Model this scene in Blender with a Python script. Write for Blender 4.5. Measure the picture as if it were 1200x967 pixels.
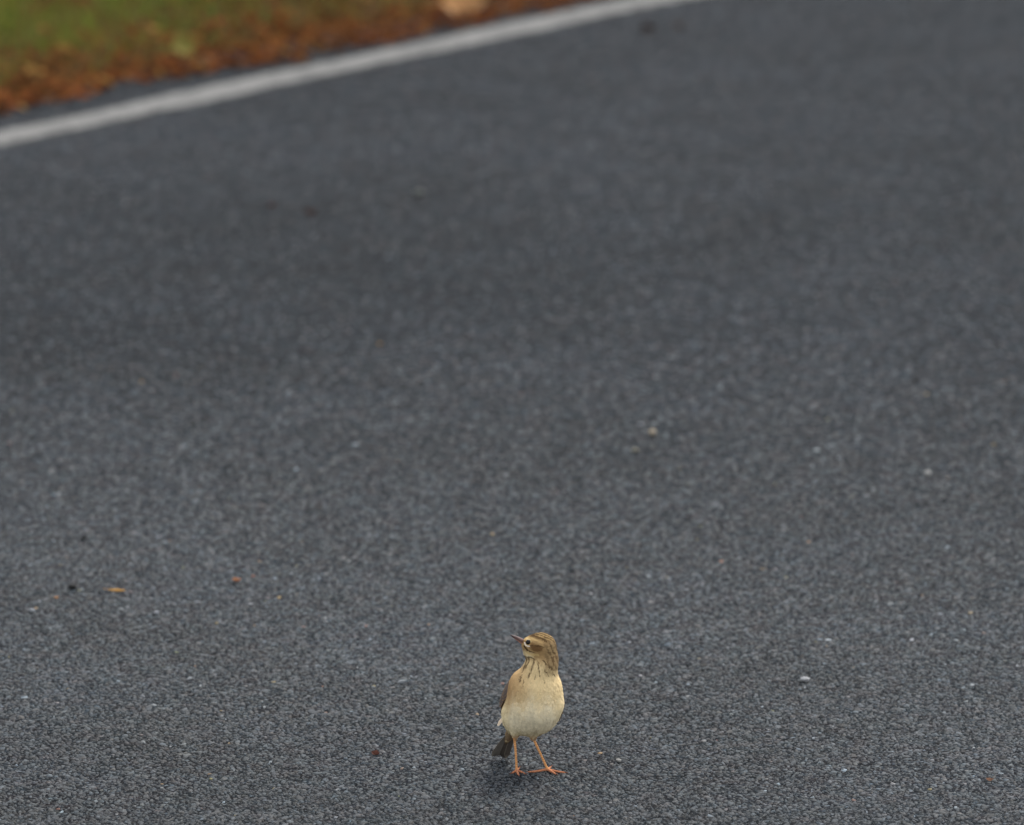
import bpy, bmesh, math, random
import numpy as np
from mathutils import Vector, Matrix

random.seed(11)
rng = np.random.default_rng(11)
scene = bpy.context.scene
for o in list(bpy.data.objects):
    bpy.data.objects.remove(o)
COL = scene.collection

# ------------------------------------------------------------------ camera
CAM_H = 1.848
cam_data = bpy.data.cameras.new("camera")
cam_data.sensor_fit = 'HORIZONTAL'
cam_data.sensor_width = 36.0
cam_data.lens = 210.0
cam_data.clip_start = 0.05
cam_data.clip_end = 5000.0
cam_data.dof.use_dof = True
cam_data.dof.focus_distance = 6.64
cam_data.dof.aperture_fstop = 5.4
cam = bpy.data.objects.new("camera", cam_data)
cam.location = (0, 0, CAM_H)
cam.rotation_euler = (math.radians(90 - 12.63), 0, 0)
COL.objects.link(cam)
scene.camera = cam

# ------------------------------------------------------------------ sky and sun (overcast)
SUN_EL, SUN_AZ = math.radians(62), math.radians(38)      # azimuth clockwise from +Y
world = bpy.data.worlds.new("World")
scene.world = world
world.use_nodes = True
wt = world.node_tree
wt.nodes.clear()
w_out = wt.nodes.new("ShaderNodeOutputWorld")
w_bg = wt.nodes.new("ShaderNodeBackground")
w_sky = wt.nodes.new("ShaderNodeTexSky")
w_sky.sky_type = 'NISHITA'
w_sky.sun_disc = False
w_sky.sun_elevation = SUN_EL
w_sky.sun_rotation = SUN_AZ
w_sky.dust_density = 1.0
w_sky.air_density = 1.0
w_hsv = wt.nodes.new("ShaderNodeHueSaturation")
w_hsv.inputs["Saturation"].default_value = 0.22
wt.links.new(w_sky.outputs[0], w_hsv.inputs["Color"])
wt.links.new(w_hsv.outputs[0], w_bg.inputs[0])
w_bg.inputs[1].default_value = 0.15
wt.links.new(w_bg.outputs[0], w_out.inputs[0])

sun_data = bpy.data.lights.new("sun", 'SUN')
sun_data.energy = 1.15
sun_data.angle = math.radians(13)
sun_data.color = (1.0, 0.94, 0.85)
sun = bpy.data.objects.new("sun", sun_data)
sdir = Vector((math.sin(SUN_AZ) * math.cos(SUN_EL), math.cos(SUN_AZ) * math.cos(SUN_EL), math.sin(SUN_EL)))
sun.rotation_euler = sdir.to_track_quat('Z', 'Y').to_euler()
COL.objects.link(sun)

scene.view_settings.view_transform = 'Standard'
scene.view_settings.look = 'None'
scene.view_settings.gamma = 1.0
scene.view_settings.use_curve_mapping = False
scene.view_settings.exposure = 1.15
scene.render.engine = 'CYCLES'
scene.cycles.max_bounces = 5


# ------------------------------------------------------------------ helpers
def lin(r, g, b):
    def f(c):
        c /= 255.0
        return c / 12.92 if c <= 0.04045 else ((c + 0.055) / 1.055) ** 2.4
    return np.array([f(r), f(g), f(b)])


def tag(o, label=None, cat=None, group=None, kind=None):
    if label: o["label"] = label
    if cat: o["category"] = cat
    if group: o["group"] = group
    if kind: o["kind"] = kind
    return o


def mesh_obj(name, verts, faces, mat=None, parent=None, cols=None, smooth=False):
    """faces: list of tuples, or an (n,k) array."""
    me = bpy.data.meshes.new(name)
    v = np.asarray(verts, dtype=np.float32)
    if isinstance(faces, np.ndarray):
        n, k = faces.shape
        me.vertices.add(len(v)); me.vertices.foreach_set("co", v.ravel())
        me.loops.add(n * k); me.loops.foreach_set("vertex_index", faces.astype(np.int32).ravel())
        me.polygons.add(n)
        me.polygons.foreach_set("loop_start", np.arange(0, n * k, k, dtype=np.int32))
        me.update(calc_edges=True)
    else:
        me.from_pydata([tuple(map(float, p)) for p in v], [], faces)
        me.update()
    if cols is not None:
        a = me.color_attributes.new("tint", 'FLOAT_COLOR', 'POINT')
        c = np.ones((len(v), 4), dtype=np.float32)
        c[:, :3] = cols
        a.data.foreach_set("color", c.ravel())
    if smooth:
        me.polygons.foreach_set("use_smooth", np.ones(len(me.polygons), dtype=bool))
    if mat: me.materials.append(mat)
    o = bpy.data.objects.new(name, me)
    COL.objects.link(o)
    if parent is not None:
        o.parent = parent
    return o


class NT:
    def __init__(self, name):
        self.m = bpy.data.materials.new(name)
        self.m.use_nodes = True
        self.t = self.m.node_tree
        self.t.nodes.clear()
        self.out = self.n("ShaderNodeOutputMaterial")
        self.b = self.n("ShaderNodeBsdfPrincipled")
        self.t.links.new(self.b.outputs[0], self.out.inputs[0])

    def n(self, typ, **kw):
        x = self.t.nodes.new(typ)
        for k, v in kw.items():
            setattr(x, k, v)
        return x

    def l(self, a, b):
        self.t.links.new(a, b)

    def set(self, rough=0.8, spec=0.4):
        self.b.inputs["Roughness"].default_value = rough
        self.b.inputs["Specular IOR Level"].default_value = spec

    def noise(self, vec, scale, detail=3.0, rough=0.6):
        x = self.n("ShaderNodeTexNoise")
        x.inputs["Scale"].default_value = scale
        x.inputs["Detail"].default_value = detail
        x.inputs["Roughness"].default_value = rough
        self.l(vec, x.inputs["Vector"])
        return x

    def ramp(self, fac, stops):
        x = self.n("ShaderNodeValToRGB")
        e = x.color_ramp.elements
        while len(e) < len(stops): e.new(0.5)
        for q, (p, c) in zip(e, stops):
            q.position = p
            q.color = (*c, 1) if len(c) == 3 else c
        self.l(fac, x.inputs[0])
        return x

    def mix(self, fac, a, b, mode='MIX'):
        x = self.n("ShaderNodeMix", data_type='RGBA', blend_type=mode)
        for s, v in ((0, fac), (6, a), (7, b)):
            if hasattr(v, "default_value") or hasattr(v, "is_linked"):
                self.l(v, x.inputs[s])
            else:
                x.inputs[s].default_value = v if s == 0 else (*v, 1)
        return x.outputs[2]

    def bump(self, h, strength, dist):
        x = self.n("ShaderNodeBump")
        x.inputs["Strength"].default_value = strength
        x.inputs["Distance"].default_value = dist
        self.l(h, x.inputs["Height"])
        self.l(x.outputs[0], self.b.inputs["Normal"])


def road_tone(nt, pos):
    """broad, faint wear patches of the asphalt: multiplies whatever lies in it"""
    a = nt.noise(pos, 0.9, 3, 0.55)
    r1 = nt.ramp(a.outputs[0], [(0.30, (0.86, 0.86, 0.86)), (0.70, (1.12, 1.12, 1.14))])
    b = nt.noise(pos, 4.5, 4, 0.6)
    r2 = nt.ramp(b.outputs[0], [(0.30, (0.93, 0.91, 0.89)), (0.5, (1, 1, 1)), (0.72, (1.05, 1.07, 1.10))])
    c = nt.noise(pos, 45.0, 4, 0.75)
    r3 = nt.ramp(c.outputs[0], [(0.32, (0.77, 0.77, 0.79)), (0.68, (1.23, 1.23, 1.22))])
    d = nt.noise(pos, 33.0, 2, 0.6)
    sp_ = nt.n("ShaderNodeSeparateColor"); nt.l(d.outputs[1], sp_.inputs[0])
    hue = nt.ramp(sp_.outputs[2], [(0.3, (1.02, 0.98, 0.99)), (0.5, (0.95, 1.01, 1.04)), (0.7, (0.90, 1.02, 1.05))])
    x = nt.mix(1.0, r1.outputs[0], r2.outputs[0], 'MULTIPLY')
    x = nt.mix(1.0, x, hue.outputs[0], 'MULTIPLY')
    return nt.mix(1.0, x, r3.outputs[0], 'MULTIPLY')


def asphalt_material():
    nt = NT("asphalt")
    nt.set(0.95, 0.05)
    pos = nt.n("ShaderNodeNewGeometry").outputs["Position"]
    warp = nt.noise(pos, 160, 2)
    wp = nt.n("ShaderNodeVectorMath", operation='MULTIPLY_ADD')
    nt.l(warp.outputs[1], wp.inputs[0]); wp.inputs[1].default_value = (0.004,) * 3; nt.l(pos, wp.inputs[2])
    v = nt.n("ShaderNodeTexVoronoi"); v.inputs["Scale"].default_value = 190
    nt.l(wp.outputs[0], v.inputs["Vector"])
    sep = nt.n("ShaderNodeSeparateColor"); nt.l(v.outputs["Color"], sep.inputs[0])
    g = nt.ramp(sep.outputs[0], [(0.0, (0.017, 0.0179, 0.0187)), (0.5, (0.0325, 0.0342, 0.0364)),
                                 (0.86, (0.046, 0.049, 0.053)), (0.94, (0.100, 0.104, 0.110)), (1.0, (0.20, 0.20, 0.20))])
    tint = nt.ramp(sep.outputs[1], [(0.0, (1.10, 0.98, 0.92)), (0.5, (1, 1, 1)), (1.0, (0.90, 1.0, 1.08))])
    c = nt.mix(1.0, g.outputs[0], tint.outputs[0], 'MULTIPLY')
    c = nt.mix(1.0, c, road_tone(nt, pos), 'MULTIPLY')
    # bitumen in the joints
    e = nt.ramp(v.outputs["Distance"], [(0.35, (1, 1, 1)), (0.75, (0.35, 0.35, 0.36))])
    c = nt.mix(1.0, c, e.outputs[0], 'MULTIPLY')
    nt.l(c, nt.b.inputs["Base Color"])
    h = nt.ramp(v.outputs["Distance"], [(0.1, (1, 1, 1)), (0.8, (0, 0, 0))])
    hm = nt.mix(0.5, h.outputs[0], v.outputs["Color"], 'MULTIPLY')
    nt.bump(hm, 0.9, 0.003)
    return nt.m


def aggregate_material():
    nt = NT("aggregate_stone")
    nt.set(0.7, 0.35)
    pos = nt.n("ShaderNodeNewGeometry").outputs["Position"]
    at = nt.n("ShaderNodeVertexColor", layer_name="tint")
    fine = nt.noise(pos, 900, 3)
    r = nt.ramp(fine.outputs[0], [(0.3, (0.80, 0.80, 0.80)), (0.7, (1.18, 1.18, 1.18))])
    c = nt.mix(1.0, at.outputs[0], r.outputs[0], 'MULTIPLY')
    c = nt.mix(1.0, c, road_tone(nt, pos), 'MULTIPLY')
    nt.l(c, nt.b.inputs["Base Color"])
    nt.bump(fine.outputs[0], 0.5, 0.0006)
    return nt.m


def line_material():
    nt = NT("worn_road_paint")
    nt.set(0.8, 0.2)
    pos = nt.n("ShaderNodeNewGeometry").outputs["Position"]
    a = nt.noise(pos, 9, 5, 0.65)
    b = nt.noise(pos, 130, 3, 0.7)
    base = nt.ramp(a.outputs[0], [(0.28, (0.108, 0.106, 0.100)), (0.68, (0.178, 0.174, 0.165))])
    wear = nt.ramp(b.outputs[0], [(0.30, (0.35, 0.35, 0.35)), (0.46, (1, 1, 1))])
    c = nt.mix(1.0, base.outputs[0], wear.outputs[0], 'MULTIPLY')
    w2 = nt.noise(pos, 22, 4, 0.7)
    worn = nt.ramp(w2.outputs[0], [(0.30, (0.45, 0.45, 0.45)), (0.48, (1, 1, 1)), (0.75, (1.15, 1.14, 1.12))])
    c = nt.mix(1.0, c, worn.outputs[0], 'MULTIPLY')
    nt.l(c, nt.b.inputs["Base Color"])
    nt.bump(b.outputs[0], 0.5, 0.002)
    return nt.m


def tint_material(name, rough=0.7, spec=0.3, nscale=60, amount=0.25, translucent=0.0, bump=0.0, bscale=None):
    nt = NT(name)
    nt.set(rough, spec)
    tc = nt.n("ShaderNodeTexCoord").outputs["Object"]
    at = nt.n("ShaderNodeVertexColor", layer_name="tint")
    f = nt.noise(tc, nscale, 4, 0.6)
    r = nt.ramp(f.outputs[0], [(0.28, (1 - amount,) * 3), (0.72, (1 + amount,) * 3)])
    c = nt.mix(1.0, at.outputs[0], r.outputs[0], 'MULTIPLY')
    nt.l(c, nt.b.inputs["Base Color"])
    if bump:
        nt.bump(f.outputs[0], bump, 0.001)
    if translucent:
        tr = nt.n("ShaderNodeBsdfTranslucent"); nt.l(c, tr.inputs[0])
        mx = nt.n("ShaderNodeMixShader"); mx.inputs[0].default_value = translucent
        nt.l(nt.b.outputs[0], mx.inputs[1]); nt.l(tr.outputs[0], mx.inputs[2])
        nt.l(mx.outputs[0], nt.out.inputs[0])
    return nt.m


def solid_material(name, rgb, rough=0.6, spec=0.4, nscale=300, amount=0.25, bump=0.3):
    nt = NT(name)
    nt.set(rough, spec)
    tc = nt.n("ShaderNodeTexCoord").outputs["Object"]
    f = nt.noise(tc, nscale, 4, 0.6)
    r = nt.ramp(f.outputs[0], [(0.28, tuple(np.array(rgb) * (1 - amount))), (0.72, tuple(np.array(rgb) * (1 + amount)))])
    nt.l(r.outputs[0], nt.b.inputs["Base Color"])
    if bump: nt.bump(f.outputs[0], bump, 0.0008)
    return nt.m


def soil_material():
    nt = NT("verge_soil")
    nt.set(1.0, 0.0)
    pos = nt.n("ShaderNodeNewGeometry").outputs["Position"]
    a = nt.noise(pos, 6, 5, 0.65)
    r = nt.ramp(a.outputs[0], [(0.3, (0.055, 0.028, 0.015)), (0.5, (0.062, 0.040, 0.017)), (0.7, (0.050, 0.052, 0.016))])
    nt.l(r.outputs[0], nt.b.inputs["Base Color"])
    b = nt.noise(pos, 60, 4)
    nt.bump(b.outputs[0], 0.8, 0.01)
    return nt.m


def ground_material():
    nt = NT("grassland")
    nt.set(0.95, 0.15)
    pos = nt.n("ShaderNodeNewGeometry").outputs["Position"]
    a = nt.noise(pos, 1.3, 6, 0.65)
    r = nt.ramp(a.outputs[0], [(0.32, (0.085, 0.055, 0.026)), (0.5, (0.062, 0.072, 0.026)), (0.7, (0.072, 0.098, 0.032))])
    nt.l(r.outputs[0], nt.b.inputs["Base Color"])
    b = nt.noise(pos, 40, 4)
    nt.bump(b.outputs[0], 0.8, 0.02)
    return nt.m


M_ASPHALT = asphalt_material()
M_STONE = aggregate_material()

# ------------------------------------------------------------------ the road's course: a gentle arc
A0 = np.array([-0.903, 10.385])            # inner edge of the white line
TH0 = math.radians(54.6)                  # heading there
KAPPA = math.radians(-0.80)                # per metre


def course(s):
    """point and left normal at arc length s (the bend runs out after 25 m each way)"""
    sc = max(-25.0, min(25.0, s))
    th = TH0 + KAPPA * sc
    p = A0 + np.array([math.sin(th) - math.sin(TH0), -(math.cos(th) - math.cos(TH0))]) / KAPPA
    d = np.array([math.cos(th), math.sin(th)])
    p = p + d * (s - sc)
    return p, np.array([-d[1], d[0]])


def at(s, n, z=0.0):
    p, nn = course(s)
    q = p + nn * n
    return (q[0], q[1], z)


def strip(name, s0, s1, ns, offs, zs, mat, jit=None):
    V, F = [], []
    ss = np.linspace(s0, s1, ns)
    for i, s in enumerate(ss):
        for j, (n, z) in enumerate(zip(offs, zs)):
            dn = jit(s, j) if jit else 0.0
            V.append(at(s, n + dn, z))
    k = len(offs)
    for i in range(ns - 1):
        for j in range(k - 1):
            a = i * k + j
            F.append((a, a + k, a + k + 1, a + 1))
    return mesh_obj(name, V, F, mat)


# ground to the horizon
R = 2500.0
ground = mesh_obj("ground", [(-R, -R, -0.06), (R, -R, -0.06), (R, R, -0.06), (-R, R, -0.06)], [(0, 1, 2, 3)], ground_material())
tag(ground, "wide grassland around the road reaching to the horizon", "ground", kind="structure")


def wob(s, seed, amp):
    return amp * (math.sin(s * 7.1 + seed) * 0.5 + math.sin(s * 17.3 + seed * 2.1) * 0.3 + math.sin(s * 41 + seed * 3.7) * 0.2)


EDGE = 0.335
road = strip("road", -160, 160, 641, [-7.3, -7.25, -3.5, EDGE - 0.02, EDGE + 0.02], [-0.07, 0, 0, 0, -0.07], M_ASPHALT,
             lambda s, j: wob(s, 1.3, 0.03) if j >= 3 else (wob(s, 4.0, 0.03) if j <= 1 else 0))
tag(road, "dark grey asphalt road with coarse grain filling most of the picture", "road", kind="structure")

# white edge line
fine = np.linspace(-3.0, 5.0, 641)


def line_strip():
    ss = np.concatenate([np.linspace(-150, -3.05, 300), fine, np.linspace(5.05, 150, 300)])
    V, F = [], []
    for s in ss:
        e0 = random.uniform(-0.004, 0.004) + wob(s, 0.4, 0.006)
        e1 = random.uniform(-0.004, 0.004) + wob(s, 2.4, 0.007)
        for n, z in ((e0, -0.003), (e0 + 0.0015, 0.004), (0.032, 0.0043), (0.063, 0.0043), (0.0935 + e1, 0.004), (0.095 + e1, -0.003)):
            V.append(at(s, n, z))
    k = 6
    for i in range(len(ss) - 1):
        for j in range(k - 1):
            a = i * k + j
            F.append((a, a + k, a + k + 1, a + 1))
    return mesh_obj("road_marking", V, F, line_material())


tag(line_strip(), "worn white painted edge line along the road beside the verge", "road marking", kind="structure")


# asphalt aggregate: the stones one can see near the bird, real chips bedded in the bitumen
def aggregate():
    sp = 0.0046
    y0, y1 = 5.9, 8.75
    ny = int((y1 - y0) / sp)
    P = []
    for i in range(ny):
        y = y0 + i * sp
        hw = 0.0925 * y + 0.14
        n = int(2 * hw / sp)
        x = -hw + (np.arange(n) + 0.5 * (i % 2)) * sp
        P.append(np.stack([x, np.full(n, y)], 1))
    P = np.concatenate(P)
    P += rng.uniform(-0.48, 0.48, P.shape) * sp
    # thin out towards the far end and the sides
    keep = np.ones(len(P))
    keep = np.minimum(keep, np.clip((8.75 - P[:, 1]) / 1.9, 0, 1))
    keep = np.minimum(keep, np.clip((0.0925 * P[:, 1] + 0.14 - np.abs(P[:, 0])) / 0.12, 0, 1))
    keep = np.minimum(keep, np.clip((P[:, 1] - 5.9) / 0.2, 0, 1))
    P = P[rng.random(len(P)) < keep * 0.93]
    N = len(P)
    r = sp * rng.lognormal(-0.60, 0.34, N)
    r = np.clip(r, 0.0013, 0.0056)
    K = 5
    ang = np.arange(K)[None, :] * (2 * math.pi / K) + rng.uniform(0, 2 * math.pi, (N, 1)) + rng.uniform(-0.4, 0.4, (N, K))
    rr = r[:, None] * rng.uniform(0.75, 1.25, (N, K))
    el = rng.uniform(0.65, 1.0, (N, 1)); ea = rng.uniform(0, math.pi, (N, 1))
    ux, uy = np.cos(ang) * rr, np.sin(ang) * rr * el
    cx, sy = ux * np.cos(ea) - uy * np.sin(ea), ux * np.sin(ea) + uy * np.cos(ea)
    top = np.clip(rng.normal(0.0008, 0.00034, N), 0.00005, 0.0022)
    tx, ty = rng.normal(0, 0.22, N), rng.normal(0, 0.22, N)
    V = np.zeros((N, 2 * K, 3), np.float32)
    V[:, :K, 0] = P[:, :1] + cx; V[:, :K, 1] = P[:, 1:] + sy; V[:, :K, 2] = -0.0008
    q = 0.72
    V[:, K:, 0] = P[:, :1] + cx * q; V[:, K:, 1] = P[:, 1:] + sy * q
    V[:, K:, 2] = top[:, None] + tx[:, None] * cx * q + ty[:, None] * sy * q + rng.normal(0, 0.00012, (N, K))
    base = np.arange(N)[:, None] * 2 * K
    tri = []
    for j in range(K):
        a, b = j, (j + 1) % K
        tri.append(base + np.array([[a, b, K + b]])); tri.append(base + np.array([[a, K + b, K + a]]))
    for j in range(1, K - 1):
        tri.append(base + np.array([[K, K + j, K + j + 1]]))
    F = np.concatenate(tri)
    g = rng.lognormal(math.log(0.048), 0.27, N)
    pale = rng.random(N) < 0.004
    g[pale] = rng.uniform(0.12, 0.24, pale.sum())
    g = np.clip(g, 0.02, 0.45)
    t = rng.normal(0, 1, N)
    c = np.stack([g * (0.98 + 0.05 * t), g * 1.03, g * (1.06 - 0.05 * t)], 1)
    warm = rng.random(N) < 0.0013
    c[warm] = np.stack([rng.uniform(0.14, 0.24, warm.sum()), rng.uniform(0.1, 0.16, warm.sum()), rng.uniform(0.06, 0.1, warm.sum())], 1)
    C = np.repeat(c, 2 * K, axis=0)
    o = mesh_obj("aggregate", V.reshape(-1, 3), F, M_STONE, road, C)
    tag(o, kind="stuff")
    return o


aggregate()


# ------------------------------------------------------------------ verge: soil, grass, litter
def soil_height(s, n):
    return -0.012 + 0.03 * min(1, max(0, (n - EDGE) / 0.5)) + 0.012 * math.sin(s * 5.1 + n * 3) * math.sin(n * 6.3 + 1.0) * min(1, max(0, (n - EDGE) * 3))


def verge():
    V, F = [], []
    ss = np.concatenate([np.linspace(-40, -3.2, 40), np.linspace(-3, 6, 121), np.linspace(6.5, 40, 40)])
    nn = np.concatenate([[EDGE - 0.05], np.linspace(EDGE + 0.02, 3.0, 24), [3.4, 3.9]])
    for s in ss:
        for i, n in enumerate(nn):
            z = soil_height(s, n) if i else -0.05
            if i >= len(nn) - 2: z = (-0.02, -0.08)[i - len(nn) + 2]
            V.append(at(s, n, z))
    k = len(nn)
    for i in range(len(ss) - 1):
        for j in range(k - 1):
            a = i * k + j
            F.append((a, a + k, a + k + 1, a + 1))
    return mesh_obj("verge", V, F, soil_material(), smooth=True)


tag(verge(), "brown soil bank of the grass verge beyond the white line", "verge", kind="structure")


def patch(x, y):
    """slow 0..1 field that decides green or brown patches"""
    v = 0.5 + 0.17 * np.sin(x * 5.3 + y * 2.1 + 0.7) + 0.17 * np.sin(x * 4.3 - y * 6.7 + 2.0) + 0.20 * np.sin(x * 13 + y * 9.3) + 0.14 * np.sin(x * 27 - y * 7.0) \
        + 0.12 * np.sin(x * 19 - y * 13 + 1)
    return np.clip(v, 0, 1)


def grass():
    n1, n2 = 36000, 26000
    s = np.concatenate([rng.uniform(-0.6, 3.2, n1), rng.uniform(-2.5, 5.5, n2)])
    n = np.concatenate([EDGE + 0.05 + 1.9 * rng.random(n1) ** 1.15, EDGE + 0.10 + 3.2 * rng.random(n2)])
    N = n1 + n2
    th = TH0 + KAPPA * s
    px = A0[0] + (np.sin(th) - math.sin(TH0)) / KAPPA - np.sin(th) * n
    py = A0[1] - (np.cos(th) - math.cos(TH0)) / KAPPA + np.cos(th) * n
    keep = rng.random(N) < np.clip((n - EDGE - 0.01 - 0.08 * np.clip((s - 0.6) / 0.6, 0, 1)) / 0.30, 0.12, 1)
    s, n, px, py = s[keep], n[keep], px[keep], py[keep]
    N = len(s)
    pz = np.array([soil_height(a, b) for a, b in zip(s, n)]) - 0.004
    h = rng.uniform(0.018, 0.055, N) * np.clip(0.55 + (n - EDGE) * 0.6, 0.5, 1.1)
    w = rng.uniform(0.0018, 0.0036, N)
    az = rng.uniform(0, 2 * math.pi, N)
    lean = rng.uniform(0.1, 1.0, N)
    dx, dy = np.cos(az), np.sin(az)
    sx, sy = -dy, dx
    V = np.zeros((N, 5, 3))
    for k, (u, ww) in enumerate(((0, 1), (0, -1), (0.55, -0.8), (0.55, 0.8), (1, 0))):
        b = lean * h * u * u
        V[:, k, 0] = px + sx * w * ww + dx * b
        V[:, k, 1] = py + sy * w * ww + dy * b
        V[:, k, 2] = pz + h * u * (1 - 0.25 * lean * u)
    base = np.arange(N)[:, None] * 5
    F = np.concatenate([base + np.array([[0, 1, 2]]), base + np.array([[0, 2, 3]]), base + np.array([[3, 2, 4]])])
    p = patch(px, py) + 0.06 + rng.normal(0, 0.16, N)
    green = np.stack([rng.uniform(0.10, 0.20, N), rng.uniform(0.125, 0.20, N), rng.uniform(0.026, 0.045, N)], 1)
    dry = np.stack([rng.uniform(0.11, 0.19, N), rng.uniform(0.062, 0.10, N), rng.uniform(0.024, 0.038, N)], 1)
    isdry = (p < 0.46)[:, None]
    c = np.where(isdry, dry, green)
    o = mesh_obj("grass", V.reshape(-1, 3), F, tint_material("grass_blade", 0.95, 0.0, 200, 0.15, 0.3), None, np.repeat(c, 5, axis=0))
    tag(o, "short green and brown autumn grass beyond the white line", "grass", kind="stuff")


def leaf_shape(L, W, curl, fold, tip=1.0):
    """a small curled leaf: midrib of six stations with two margins"""
    us = np.linspace(0, 1, 6)
    prof = np.array([0.10, 0.62, 1.0, 0.86, 0.5, 0.04])
    V, F = [], []
    for u, pr in zip(us, prof):
        z = curl * L * (u - 0.5) ** 2 * 2
        V += [(L * (u - 0.5), -W * pr, z + fold * W * pr), (L * (u - 0.5), 0, z), (L * (u - 0.5), W * pr, z + fold * W * pr)]
    for i in range(5):
        a = i * 3
        F += [(a, a + 3, a + 4, a + 1), (a + 1, a + 4, a + 5, a + 2)]
    return np.array(V), F


def litter():
    V, F, C = [], [], []
    off = 0
    cols = [lin(122, 74, 42), lin(104, 62, 36), lin(130, 84, 48), lin(76, 48, 32), lin(110, 74, 42), lin(118, 70, 42), lin(84, 54, 35)]
    N = 8600
    for i in range(N):
        if i < 7600:
            s = random.uniform(-1.6, 4.2)
            # spills towards the line as it goes to the right
            inner = float(np.interp(s, [-1, 0, 0.27, 0.66, 0.84, 1.02, 1.3, 4], [0.22, 0.21, 0.205, 0.225, 0.19, 0.155, 0.132, 0.128])) + 0.012 * math.sin(s * 23)
            n = inner + abs(random.gauss(0, 0.15 + 0.10 * min(1, max(0, (s - 0.6) / 0.6))))
            
            base_z = 0.003 if n < EDGE else soil_height(s, n) + 0.004
        else:
            s = random.uniform(-1.6, 4.2); n = random.uniform(0.4, 2.8)
            base_z = soil_height(s, n) + random.uniform(0.01, 0.03)
        L = random.uniform(0.012, 0.038)
        v, f = leaf_shape(L, L * random.uniform(0.07, 0.27), random.uniform(-0.5, 0.7), random.uniform(-0.2, 0.8))
        rot = Matrix.Rotation(random.uniform(0, 6.28), 3, 'Z') @ Matrix.Rotation(random.gauss(0, 0.35), 3, 'Y') @ Matrix.Rotation(random.gauss(0, 0.45), 3, 'X')
        v = v @ np.array(rot.transposed())
        p = np.array(at(s, n, base_z)); v = v + p
        v[:, 2] += max(0, base_z - v[:, 2].min()) + random.random() ** 2 * 0.018 * min(1, max(0, (n - EDGE) * 6))
        V.append(v); F += [tuple(q + off for q in ff) for ff in f]
        off += len(v)
        c = random.choice(cols) * random.uniform(0.8, 1.12)
        if random.random() < 0.05: c = lin(150, 115, 66)
        C.append(np.repeat(c[None], len(v), 0))
    o = mesh_obj("leaf_litter", np.concatenate(V), F, tint_material("dead_leaf", 0.95, 0.0, 120, 0.3, 0.2), None, np.concatenate(C))
    tag(o, "rust brown dead leaves drifted along the edge of the road", "leaf litter", kind="stuff")


grass()
litter()

M_LEAF = tint_material("fallen_leaf", 0.7, 0.3, 180, 0.3, 0.25)


def leaf(loc, L, W, col, label, cat="leaf", rot=(0, 0, 0), curl=0.5, fold=0.5, group=None, name="fallen_leaf", stem=True):
    v, f = leaf_shape(L, W, curl, fold)
    us = v.copy(); us[:, 2] -= max(0.0004, L * 0.012)
    n = len(v)
    F = list(f) + [tuple(reversed([q + n for q in ff])) for ff in f]
    # rim
    for i in range(5):
        a = i * 3
        F += [(a, n + a, n + a + 3, a + 3), (a + 2, a + 5, n + a + 5, n + a + 2)]
    F += [(0, 1, n + 1, n), (1, 2, n + 2, n + 1), (15, n + 15, n + 16, 16), (16, n + 16, n + 17, 17)]
    V = np.concatenate([v, us])
    if stem:
        z0 = v[1, 2]; k = len(V); r = L * 0.018
        st = []
        for u in (0.0, 0.5, 1.0):
            x = -L * 0.5 - L * 0.28 * u + L * 0.03
            for a in range(4):
                st.append((x, math.cos(a * 1.571) * r, z0 + math.sin(a * 1.571) * r + L * 0.03 * u * u))
        V = np.concatenate([V, np.array(st)])
        for i in range(2):
            for a in range(4):
                b = (a + 1) % 4
                F.append((k + i * 4 + a, k + i * 4 + b, k + i * 4 + 4 + b, k + i * 4 + 4 + a))
    m = np.array((Matrix.Rotation(rot[2], 3, 'Z') @ Matrix.Rotation(rot[1], 3, 'Y') @ Matrix.Rotation(rot[0], 3, 'X')).transposed())
    V = V @ m
    V[:, 2] -= V[:, 2].min()
    cc = np.repeat(np.asarray(col)[None], len(V), 0) * rng.uniform(0.85, 1.15, (len(V), 1))
    o = mesh_obj(name, V, F, M_LEAF, None, cc * 0.66)
    o.location = loc
    tag(o, label, cat, group)
    return o


leaf((-0.098, 11.925, -0.004), 0.092, 0.030, lin(232, 178, 120), "large tan orange fallen leaf lying against the far side of the white line", rot=(1.05, -0.05, 0.1), curl=0.45, fold=0.35)
leaf((-0.634, 11.40, 0.0), 0.052, 0.026, lin(150, 140, 62), "yellow green fallen leaf standing up among the rust brown litter", rot=(1.0, -0.3, 0.5), curl=0.4, fold=0.3)
leaf((0.265, 11.68, 0.001), 0.030, 0.012, lin(66, 50, 44), "small dark brown leaf near the top of the road just inside the white line", rot=(0.95, 0, 0.4), curl=0.8, fold=0.7)
leaf((0.333, 11.73, 0.001), 0.024, 0.008, lin(78, 58, 48), "faint brown leaf scrap right of the dark leaf at the top of the road", rot=(0.3, 0, -0.4), curl=0.8, fold=0.6)
leaf((-0.402, 9.816, 0.001), 0.015, 0.006, lin(84, 52, 44), "small reddish brown scrap, left one of a blurred pair on the road's left half", rot=(0.3, 0, 0.5), curl=0.8, fold=0.6, group="scraps of leaf on the asphalt", name="leaf_scrap")
leaf((-0.333, 9.747, 0.001), 0.022, 0.009, lin(74, 50, 42), "dull brown scrap, right and larger one of a blurred pair on the road's left half", rot=(0.3, 0, 0.1), curl=0.8, fold=0.6, group="scraps of leaf on the asphalt", name="leaf_scrap")
leaf((-0.493, 7.222, 0.0012), 0.023, 0.0042, lin(208, 160, 84), "long thin straw yellow leaf blade lying flat at lower left of the road", rot=(0.1, 0, -0.15), curl=0.15, fold=0.4, name="leaf_sliver")
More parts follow.
